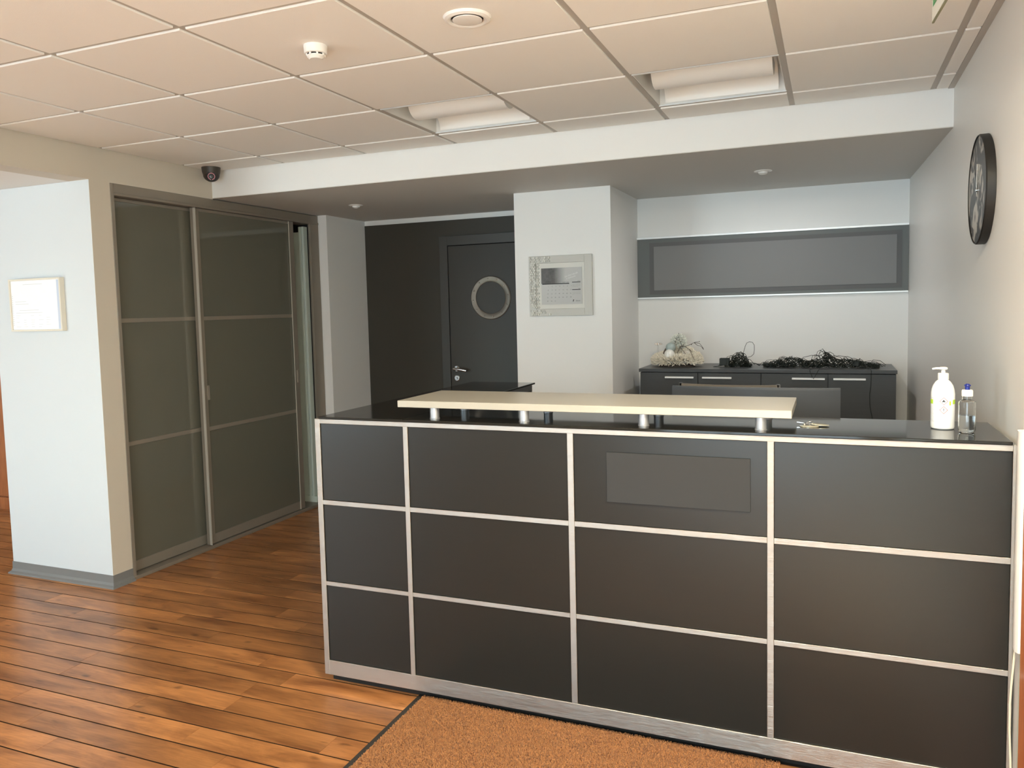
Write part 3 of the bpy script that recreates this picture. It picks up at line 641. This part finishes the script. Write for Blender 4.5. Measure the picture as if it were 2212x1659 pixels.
for a, cx_, cy__ in ((178, -0.022, 0.014), (150, -0.020, 0.022)):
    bm = bmesh.new(); lathe(bm, [(1, 0), (1, 0.002), (0, 0.002)], 16, T(-0.008, 0, 0), True, 0.010, 0.008); box(bm, 0.0, 0.030, -0.0025, 0.0025, 0, 0.002)
    for q in range(4): box(bm, 0.010+q*0.004, 0.012+q*0.004, 0.0025, 0.0042, 0, 0.002)
    bmesh.ops.transform(bm, matrix=T(cx_, cy__, 0.005) @ ROT(math.radians(a), 'Z') @ ROT(math.radians(-6), 'Y'), verts=bm.verts); obj('key', bm, M_chrome, ky)
bm = bmesh.new(); lathe(bm, [(0.0, -0.0045), (0.003, -0.003), (0.0045, 0), (0.003, 0.003), (0, 0.0045)], 12, T(-0.028, -0.008, 0.005), False); obj('bead', bm, M_chrome, ky, smooth=True)

# ------------------------------------------------------------------ winter table decoration
dc = thing('table_decoration', (-0.985, 5.43, ZS), 'cream frosted winter arrangement with two baubles and twigs on the sideboard', 'decoration')
bm = bmesh.new()
def petal(bm, p, d, l, wd):
    d = d.normalized(); s = d.cross(Vector((R.uniform(-1, 1), R.uniform(-1, 1), R.uniform(-1, 1)))).normalized()*wd; n = d.cross(s).normalized()*wd*0.5
    v = [bm.verts.new(q) for q in (p, p+d*l*0.5+s+n, p+d*l, p+d*l*0.5-s+n, p+d*l*0.55-n*0.6)]
    bm.faces.new((v[0], v[1], v[4])); bm.faces.new((v[1], v[2], v[4])); bm.faces.new((v[2], v[3], v[4])); bm.faces.new((v[3], v[0], v[4]))
for k in range(3800):
    a = R.uniform(0, 2*PI); b = R.uniform(-0.5, PI*0.9); rr = 0.030
    p = Vector(((0.120+rr*math.cos(b))*math.cos(a)*1.05, (0.120+rr*math.cos(b))*math.sin(a)*0.85, 0.038+rr*math.sin(b)))
    d = Vector((math.cos(a)*math.cos(b), math.sin(a)*math.cos(b), math.sin(b)+0.1)) + Vector((R.uniform(-.5, .5), R.uniform(-.5, .5), R.uniform(-.3, .5)))
    petal(bm, p, d, R.uniform(0.018, 0.032), 0.0055)
for k in range(2600):
    a = R.uniform(0, 2*PI); h = R.random()
    p = Vector((0.120*(1-h)*math.cos(a)+0.02*h, 0.095*(1-h)*math.sin(a)+0.01*h, 0.045+0.115*h)); petal(bm, p, Vector((math.cos(a), math.sin(a), 0.8)), R.uniform(0.016, 0.03), 0.004)
for mx_, my_, mz_, mr_ in ((-0.095, -0.02, 0.062, 0.036), (0.078, -0.02, 0.088, 0.046), (0.130, 0.0, 0.060, 0.034)):
    for k in range(700):
        u = Vector((R.gauss(0, 1), R.gauss(0, 1), R.gauss(0, 1))).normalized(); petal(bm, Vector((mx_, my_, mz_))+u*mr_*0.75, u+Vector((R.uniform(-.7, .7), R.uniform(-.7, .7), R.uniform(-.7, .7))), R.uniform(0.012, 0.024), 0.007)
obj('frosted_wreath', bm, M_frost, dc, kind='stuff')
bm = bmesh.new()
for k in range(1000):
    u = Vector((R.gauss(0, 1), R.gauss(0, 1), R.gauss(0, 1))).normalized(); p = Vector((0.012, 0.0, 0.172))+Vector((u.x*0.040, u.y*0.035, u.z*0.036)); petal(bm, p, u+Vector((R.uniform(-.6, .6), R.uniform(-.6, .6), R.uniform(-.6, .6))), R.uniform(0.012, 0.024), 0.006)
for k in range(400):
    u = Vector((R.gauss(0, 1), R.gauss(0, 1), R.gauss(0, 1))).normalized(); p = Vector((0.035, -0.01, 0.128))+Vector((u.x*0.030, u.y*0.03, u.z*0.026)); petal(bm, p, u, R.uniform(0.012, 0.022), 0.006)
obj('frosted_leaves', bm, M_frost2, dc, kind='stuff')
def ball(c, r, m, nm):
    bm = bmesh.new(); lathe(bm, [(r*math.sin(PI*i/16), -r*math.cos(PI*i/16)) for i in range(17)], 24, T(*c), False); obj(nm, bm, m, dc, smooth=True)
ball((-0.033, -0.098, 0.086), 0.036, M_ball, 'bauble'); ball((-0.030, -0.068, 0.132), 0.034, M_mint, 'bauble'); ball((0.075, -0.05, 0.085), 0.030, mat('cream_bauble', (0.60, 0.56, 0.49), 0.4), 'bauble')
bm = bmesh.new()
for x, z0, z1 in ((-0.075, 0.055, 0.150), (-0.062, 0.06, 0.145)):
    N = 8; L = []
    for i in range(N+1):
        t = i/N; wv = 0.011*math.sin(PI*min(1, t*0.9+0.08)); xx = x+0.028*t*t; z = z0+(z1-z0)*t
        L.append([bm.verts.new((xx-wv, -0.080+0.01*t, z)), bm.verts.new((xx, -0.087+0.01*t, z)), bm.verts.new((xx+wv, -0.080+0.01*t, z))])
    for a, b in zip(L, L[1:]):
        for k in range(2): bm.faces.new((a[k], a[k+1], b[k+1], b[k]))
obj('dried_leaf', bm, M_leaf, dc)
bm = bmesh.new()
tw = [[(0.030, -0.07, 0.140), (0.07, -0.075, 0.138), (0.11, -0.08, 0.155), (0.135, -0.08, 0.168), (0.165, -0.08, 0.172)], [(0.13, -0.08, 0.165), (0.165, -0.08, 0.160), (0.182, -0.08, 0.140), (0.190, -0.08, 0.122)],
      [(0.132, -0.08, 0.162), (0.15, -0.08, 0.148), (0.175, -0.08, 0.140), (0.192, -0.08, 0.118)], [(0.065, -0.08, 0.140), (0.10, -0.09, 0.120), (0.118, -0.10, 0.085), (0.135, -0.10, 0.045)],
      [(0.10, -0.09, 0.122), (0.118, -0.09, 0.100)], [(0.035, -0.085, 0.136), (0.022, -0.10, 0.10), (0.032, -0.11, 0.065), (0.036, -0.11, 0.035)], [(0.035, -0.085, 0.135), (0.058, -0.095, 0.112), (0.072, -0.095, 0.092)],
      [(0.050, -0.08, 0.138), (0.040, -0.07, 0.165), (0.034, -0.07, 0.175)], [(0.052, -0.08, 0.138), (0.066, -0.07, 0.165)], [(0.005, -0.02, 0.195), (0.012, -0.02, 0.212), (0.018, -0.02, 0.226)]]
for p in tw: tube(bm, p, 0.0019, 5, r1=0.0011)
for p in ((0.165, -0.08, 0.172), (0.190, -0.08, 0.122), (0.187, -0.08, 0.130), (0.112, -0.08, 0.152), (0.018, -0.02, 0.226), (0.072, -0.095, 0.092)):
    lathe(bm, [(0, -0.0035), (0.0028, -0.001), (0.0028, 0.001), (0, 0.0035)], 8, T(*p), False)
obj('twig', bm, M_twig, dc)
bm = bmesh.new(); lathe(bm, [(0.0, 0.0), (0.125, 0.0), (0.125, 0.012), (0.0, 0.016)], 32, None, False, 1.0, 0.85); obj('base_plate', bm, M_twig, dc)
bm = bmesh.new(); tube(bm, [(-0.125, -0.03, 0.06), (-0.125, -0.03, 0.148)], 0.004, 8); tube(bm, [(-0.118, -0.03, 0.06), (-0.118, -0.03, 0.148)], 0.002, 8); obj('clear_stem', bm, M_clear, dc)
bm = bmesh.new()
for cx_, s in ((-0.141, 0.0055), (-0.128, 0.008), (-0.112, 0.0075), (-0.102, 0.0055)): box(bm, cx_-s, cx_+s, -0.037, -0.023, 0.155-s, 0.155+s, bev=0.0015)
obj('silver_clip', bm, M_chrome, dc)

# ------------------------------------------------------------------ tangled string lights
def tangle(name, cx_, cy__, wx, wy, hgt, n, seed, extra, label, boxes_=()):
    rr = random.Random(seed); bm = bmesh.new()
    def H(x): return hgt(x)
    for s in range(n):
        x = rr.uniform(-wx, wx); y = rr.uniform(-wy, wy); a = rr.uniform(0, 2*PI); z = rr.uniform(0.003, max(0.006, H(x)*0.7)); pts = []
        dz = rr.uniform(-0.01, 0.01)
        for k in range(16):
            pts.append((x, y, z))
            a += rr.gauss(0, 0.75); dz = dz*0.55+rr.gauss(0, 0.0085)
            x += math.cos(a)*0.015; y += math.sin(a)*0.009; z += dz
            if abs(x) > wx: x = math.copysign(wx, x); a += PI
            if abs(y) > wy: y = math.copysign(wy, y); a += PI*0.7
            hh_ = max(0.006, H(x)); 
            if z < 0.003: z = 0.003; dz = abs(dz)
            if z > hh_: z = hh_; dz = -abs(dz)
        tube(bm, pts, 0.0019, 4)
        if rr.random() < 0.6:      # little lamp holder
            p = pts[8]; q = (p[0]+rr.uniform(-.01, .01), p[1], p[2]+rr.uniform(0.004, 0.016)); tube(bm, [p, q], 0.0024, 5)
    for p, r_ in extra: tube(bm, p, r_, 5)
    for k in range(int(n*0.22)):          # loose loops that spring out of the heap
        x = rr.uniform(-wx, wx); y = rr.uniform(-wy, wy); l = rr.uniform(0.02, 0.06); h = H(x)*rr.uniform(0.9, 1.25)+0.006
        tube(bm, [(x-l, y, H(x)*0.4), (x-l*0.6, y, h*0.9), (x-l*0.1, y+0.005, h), (x+l*0.5, y, h*0.85), (x+l, y-0.004, H(x)*0.35)], 0.0018, 4)
    if boxes_: 
        for d in boxes_: box(bm, *d, bev=0.003)
    o = obj(name, bm, M_cord, None, loc=(cx_, cy__, ZS)); tag(o, label, 'string lights', 'tangled string lights on the sideboard'); return o
def hA(x): return 0.090*max(0.14, math.exp(-((x-0.005)/0.055)**4))+0.004
tangle('string_lights', -0.575, 5.40, 0.085, 0.045, hA, 62, 3,
       [([(0.030, 0, 0.07), (0.036, 0, 0.10), (0.045, 0, 0.135), (0.055, 0, 0.158), (0.072, 0, 0.166), (0.092, 0, 0.163), (0.103, 0, 0.145), (0.104, 0, 0.115), (0.10, 0, 0.085), (0.085, 0, 0.070), (0.06, 0, 0.062)], 0.0016),
        ([(-0.06, 0, 0.02), (-0.09, -0.02, 0.012), (-0.13, -0.04, 0.006), (-0.155, -0.05, 0.003), (-0.13, -0.06, 0.003), (-0.05, -0.05, 0.004)], 0.0016), ([(0.05, -0.03, 0.03), (0.09, -0.04, 0.03), (0.13, -0.03, 0.02), (0.16, -0.02, 0.012)], 0.0016)],
       'compact tangle of black string lights with one tall cable loop, beside the winter arrangement', [(-0.118, -0.055, -0.03, 0.03, 0.010, 0.058)])
def hB(x): return 0.030 + 0.066*math.exp(-((x-0.03)/0.055)**2) + 0.030*math.exp(-((x+0.18)/0.10)**2) + 0.022*math.exp(-((x-0.17)/0.08)**2) - 0.008*(abs(x) > 0.3)
ti = tangle('string_lights', -0.068, 5.37, 0.345, 0.05, hB, 150, 11,
       [([(-0.12, 0, 0.03), (-0.10, 0, 0.065), (-0.05, 0, 0.078), (0.0, 0, 0.076), (0.03, 0, 0.095), (0.06, 0, 0.100), (0.08, 0, 0.088), (0.09, 0, 0.06)], 0.0016),
        ([(0.07, -0.02, 0.06), (0.11, -0.02, 0.078), (0.15, -0.02, 0.072), (0.17, -0.02, 0.05)], 0.0016), ([(-0.22, 0, 0.02), (-0.19, 0, 0.062), (-0.15, 0, 0.066), (-0.13, 0, 0.03)], 0.0016),
        ([(0.28, 0, 0.01), (0.31, 0, 0.05), (0.35, 0, 0.045), (0.38, -0.01, 0.02), (0.36, -0.02, 0.01), (0.32, -0.03, 0.008)], 0.0016),
        ([(0.27, -0.10, 0.010), (0.289, -0.176, 0.008), (0.292, -0.192, -0.008), (0.290, -0.196, -0.09), (0.284, -0.196, -0.14), (0.286, -0.196, -0.22), (0.300, -0.197, -0.29), (0.312, -0.197, -0.42)], 0.0020),
        ([(-0.03, -0.10, 0.012), (-0.05, -0.178, 0.008), (-0.056, -0.192, -0.006), (-0.042, -0.200, -0.040), (-0.034, -0.205, -0.055), (-0.022, -0.200, -0.032), (-0.008, -0.192, -0.004), (0.005, -0.15, 0.008), (0.02, -0.05, 0.02)], 0.0020)],
       'long sprawling tangle of black string lights with a cable hanging down the sideboard', [(0.19, 0.245, -0.02, 0.02, 0.012, 0.045)])

# ------------------------------------------------------------------ ceiling fittings
for n_, (ci, cj) in enumerate(sorted(light_cells)):
    x0, y0 = GX+0.6*ci, GY+0.6*cj
    lum = thing('ceiling_light', (x0+0.3, y0+0.3, ZC), ('unlit recessed ceiling light nearer the camera dome, left of the two', 'unlit recessed ceiling light above the counter, right of the two')[n_], 'lamp', 'recessed ceiling lights')
    def Lb(nm, m, lst, bev=0): return boxes(nm, m, lst, lum, bev)
    a = 0.287
    Lb('housing', M_plastic, [(-a, a, -a, a, 0.125, 0.130), (-a, -a+0.003, -a, a, 0.008, 0.125), (a-0.003, a, -a, a, 0.008, 0.125), (-a+0.003, a-0.003, a-0.003, a, 0.008, 0.125)])
    Lb('housing_side', M_void, [(-a+0.003, a-0.003, -a, -a+0.003, 0.008, 0.125)])  # near side coloured dark, shade of the open slot painted in
    Lb('slot_shade_sheet', M_void, [(-0.255, 0.255, -0.26, -0.075, 0.118, 0.1245)])  # added dark sheet that paints the shade seen up the near slot
    for q in ((-a, a, a-0.012, a-0.003, 0.004, 0.008), (-a, a, -a+0.003, -a+0.012, 0.004, 0.008)): Lb('rim', M_white_alu, [q])
    # curved reflectors either side, hanging half-round basket in the middle, end caps
    for s in (1,):
        bm = bmesh.new(); N = 10; rr = []
        for i in range(N+1):
            t = i/N*PI/2; y = s*(0.10+0.170*math.sin(t)); z = 0.115-0.100*(1-math.cos(t))
            rr.append([bm.verts.new((-0.255, y, z)), bm.verts.new((0.255, y, z))])
        for p, q in zip(rr, rr[1:]): bm.faces.new((p[0], p[1], q[1], q[0]))
        obj('reflector', bm, M_plastic, lum, smooth=True)
    bm = bmesh.new(); N = 14; rr = []
    for i in range(N+1):
        t = PI*i/N; y = -0.085*math.cos(t); z = 0.082-0.070*math.sin(t)
        rr.append([bm.verts.new((-0.25, y, z)), bm.verts.new((0.25, y, z))])
    for p, q in zip(rr, rr[1:]): bm.faces.new((p[0], p[1], q[1], q[0]))
    bm.faces.new([p[0] for p in rr]); bm.faces.new([p[1] for p in rr][::-1])
    obj('basket', bm, M_plastic, lum, smooth=True)

sm = thing('smoke_detector', (-1.689, 2.375, ZC), 'white round smoke detector on a ceiling tile', 'detector')
bm = bmesh.new(); lathe(bm, [(0.041, 0), (0.041, -0.004), (0.0395, -0.027), (0.037, -0.029), (0.034, -0.029)], 40, None, True); obj('base', bm, M_plastic, sm, smooth=True)
bm = bmesh.new(); lathe(bm, [(0.030, -0.029), (0.030, -0.0345), (0.0, -0.0345)], 32, None, False); obj('sensor_gap', bm, M_black, sm)
bm = bmesh.new(); lathe(bm, [(0.0, -0.034), (0.031, -0.034), (0.031, -0.037), (0.026, -0.043), (0.021, -0.0465), (0, -0.0465)], 40, None, False); obj('cap', bm, M_plastic, sm, smooth=True)
for k in range(8):
    a = 2*PI*k/8; bm = bmesh.new(); box(bm, 0.027, 0.034, -0.003, 0.003, -0.037, -0.028, M=ROT(a, 'Z')); obj('rib', bm, M_plastic, sm)

vn = thing('ceiling_vent', (-1.092, 2.364, ZC), 'round white disc valve air vent on a ceiling tile', 'vent')
bm = bmesh.new(); lathe(bm, [(0.052, 0.01), (0.052, -0.003), (0.056, -0.010), (0.064, -0.012), (0.074, -0.008), (0.078, 0.0)], 56, None, False); obj('collar', bm, M_plastic, vn, smooth=True)
bm = bmesh.new(); lathe(bm, [(0.0, 0.0), (0.052, 0.0), (0.052, -0.0035), (0.0, -0.0035)], 40, None, False); obj('throat', bm, M_black, vn)
bm = bmesh.new(); lathe(bm, [(0.030, -0.002), (0.048, -0.009), (0.0475, -0.0115), (0.040, -0.0135), (0.0, -0.0125)], 48, None, True); obj('disc', bm, M_plastic, vn, smooth=True)

cm = thing('dome_camera', (-3.668, 3.985, ZC), 'dark dome security camera in the ceiling corner', 'camera')
bm = bmesh.new(); lathe(bm, [(0.058, 0), (0.058, -0.004), (0.055, -0.030), (0.050, -0.046)], 36, None, True); obj('base', bm, mat('dark_camera_housing', (0.045, 0.038, 0.030), 0.45), cm, smooth=True)
bm = bmesh.new(); lathe(bm, [(0.050, -0.044)]+[(0.050*math.cos(t*PI/2/10), -0.046-0.044*math.sin(t*PI/2/10)) for t in range(11)], 36, None, False); obj('dome', bm, mat('dark_dome_shell', (0.030, 0.020, 0.016), 0.4), cm, smooth=True)
dv = (Vector((0, 0, CAM_H))-Vector((-3.668, 3.985, ZC-0.055))).normalized()
q = dv.to_track_quat('Z', 'Y').to_matrix().to_4x4(); lc = Vector((0, 0, -0.055))
bm = bmesh.new(); lathe(bm, [(0.030, 0.030), (0.030, 0.046), (0.027, 0.048), (0.010, 0.047)], 28, T(*lc) @ q, True); obj('lens_housing', bm, M_black, cm, smooth=True)
bm = bmesh.new(); lathe(bm, [(0.0135, 0.0475), (0.012, 0.050), (0.0, 0.0505)], 24, T(*lc) @ q, True); obj('lens', bm, mat('lens_glass', (0.012, 0.002, 0.004), 0.1), cm, smooth=True)
M_led = emis('infrared_led', (0.55, 0.20, 0.22), 0.5)
lm = None
for k in range(20):
    a = 2*PI*k/20
    if abs(((math.degrees(a)+90) % 360)-0) < 14: continue
    bm = bmesh.new(); lathe(bm, [(0.0024, 0.0475), (0.0022, 0.0505), (0, 0.051)], 8, T(*lc) @ q @ T(0.0198*math.cos(a), 0.0198*math.sin(a), 0), True); obj('led', bm, M_led, cm)

def spot(x, y, lab, proud):
    s = thing('spotlight', (x, y, ZB), lab, 'lamp', 'downlights in the lowered ceiling')
    bm = bmesh.new(); lathe(bm, [(0.030, 0), (0.051, -0.0), (0.051, -0.003), (0.034, -0.007), (0.030, -0.004)], 36, None, False); obj('trim_ring', bm, M_plastic, s, smooth=True)
    bm = bmesh.new(); lathe(bm, [(0.028, 0.0), (0.028, -0.006), (0.026, -0.010-proud), (0.018, -0.016-proud), (0.0, -0.019-proud)], 28, None, True); obj('bulb', bm, M_bulb, s, smooth=True)
spot(-3.178, 4.882, 'small downlight near the sliding doors in the lowered ceiling', 0.004)
spot(-0.377, 4.889, 'small downlight above the sideboard sign in the lowered ceiling', 0.004)

ex = thing('exit_sign', (0.253, 2.50, 2.293), 'white and green hanging exit sign plate near the right wall, cut by the top edge', 'sign', rz=math.radians(4))
BX('plate', M_acryl, (-0.0025, 0.0025, -0.42, 0, 0, 0.150), ex, 0.0008)
BX('edge_strip', mat('olive_edge', (0.20, 0.20, 0.12), 0.4), (-0.0028, 0.0028, -0.42, -0.001, -0.004, 0), ex)
BX('green_field', M_signgreen, (-0.0032, -0.0026, -0.40, -0.016, 0.036, 0.135), ex)
for y in (-0.08, -0.34): BX('hanger', M_chrome, (-0.001, 0.001, y, y+0.002, 0.150, 0.182), ex)

# ------------------------------------------------------------------ door mat
mt = thing('door_mat', (-0.6, 1.5, 0), 'large brown carpet mat with black rubber edge in front of the counter', 'mat')
mx0, mx1, my0, my1 = -1.518, 0.30, -0.6, 2.662
BX('backing', M_pilebase, (mx0+0.027+0.6, mx1+0.6, my0-1.5, my1-1.5-0.022, 0.0005, 0.006), mt)
boxes('rubber_edge', M_rubberedge, [(mx0+0.6, mx0+0.027+0.6, my0-1.5, my1-1.5, 0.0005, 0.004), (mx0+0.027+0.6, mx1+0.6, my1-1.5-0.022, my1-1.5, 0.0005, 0.004)], mt, 0.001)
vs, fs = [], []
def tuft(x, y, s):
    for q_ in range(2):
        a = R.uniform(0, 2*PI); dx_, dy_ = math.cos(a)*s, math.sin(a)*s; h = R.uniform(0.006, 0.0095); lx, ly = R.uniform(-.003, .003), R.uniform(-.003, .003)
        b = len(vs); vs.extend(((x-dx_, y-dy_, 0.005), (x+dx_, y+dy_, 0.005), (x+dx_+lx, y+dy_+ly, 0.005+h), (x-dx_+lx, y-dy_+ly, 0.005+h))); fs.append((b, b+1, b+2, b+3))
y = 1.72
while y < my1-0.022:
    x = mx0+0.03
    while x < -0.15+ (0.3 if y < 2.3 else 0.0)*0:
        tuft(x+0.6+R.uniform(-.0015, .0015), y-1.5+R.uniform(-.0015, .0015), 0.0016); x += 0.0036
    y += 0.0036
me = bpy.data.meshes.new('pile'); me.from_pydata(vs, [], fs); me.update()
obj('pile', me, M_pile, mt, kind='stuff')
BX('pile_far', M_pile, (mx0+0.03+0.6, mx1+0.6, my0-1.5, 1.72-1.5, 0.006, 0.012), mt)

# ------------------------------------------------------------------ right edge: cable trunking, cable, wooden casing
tr = thing('cable_trunking', (0.497, 2.55, 0), 'white rounded cable trunking on the wall at the counter end', 'trunking')
bm = bmesh.new()
pf = [(0.0075, -0.03), (-0.006, -0.028), (-0.011, -0.018), (-0.012, 0.0), (-0.011, 0.018), (-0.006, 0.028), (0.0075, 0.03)]
a = [bm.verts.new((x, y, 0.530)) for x, y in pf]; b = [bm.verts.new((x, y, 1.16)) for x, y in pf]
for i in range(len(pf)): bm.faces.new((a[i], a[(i+1) % len(pf)], b[(i+1) % len(pf)], b[i]))
bm.faces.new(a[::-1]); bm.faces.new(b)
obj('cover', bm, M_plastic, tr, smooth=True)
BX('back_channel', M_pale, (0.003, 0.0075, -0.030, 0.0, 0.0, 0.53), tr)
bm = bmesh.new(); tube(bm, [(0.492, 2.555, 0.56), (0.489, 2.555, 0.50), (0.4855, 2.56, 0.43), (0.4835, 2.565, 0.36), (0.484, 2.565, 0.28), (0.4875, 2.56, 0.18), (0.489, 2.56, 0.08), (0.489, 2.56, 0.002)], 0.0030, 8)
tag(obj('power_cable', bm, M_cable, None, smooth=True), 'thin cream cable hanging out of the trunking beside the counter end', 'cable')
wc = BX('trim_1', M_orangewood, (0.488, XR-0.0005, 2.30, 2.475, 0.0, 0.98), None, **ST)

# ------------------------------------------------------------------ side room beyond the pier
sc = thing('wooden_cabinet', (-6.9, 4.45, 0), 'orange wooden cabinet glimpsed left of the pier', 'cabinet')
BX('body', M_orangewood, (-0.95, 0.95, -0.20, 0.25, 0.10, 1.9), sc, 0.002)
BX('plinth', M_orangewood, (-0.96, 0.96, -0.215, 0.25, 0.0, 0.10), sc, 0.002)
for k in range(4): BX('door', M_orangewood, (-0.95+k*0.475+0.002, -0.95+(k+1)*0.475-0.002, -0.216, -0.2005, 0.11, 1.89), sc, 0.002)
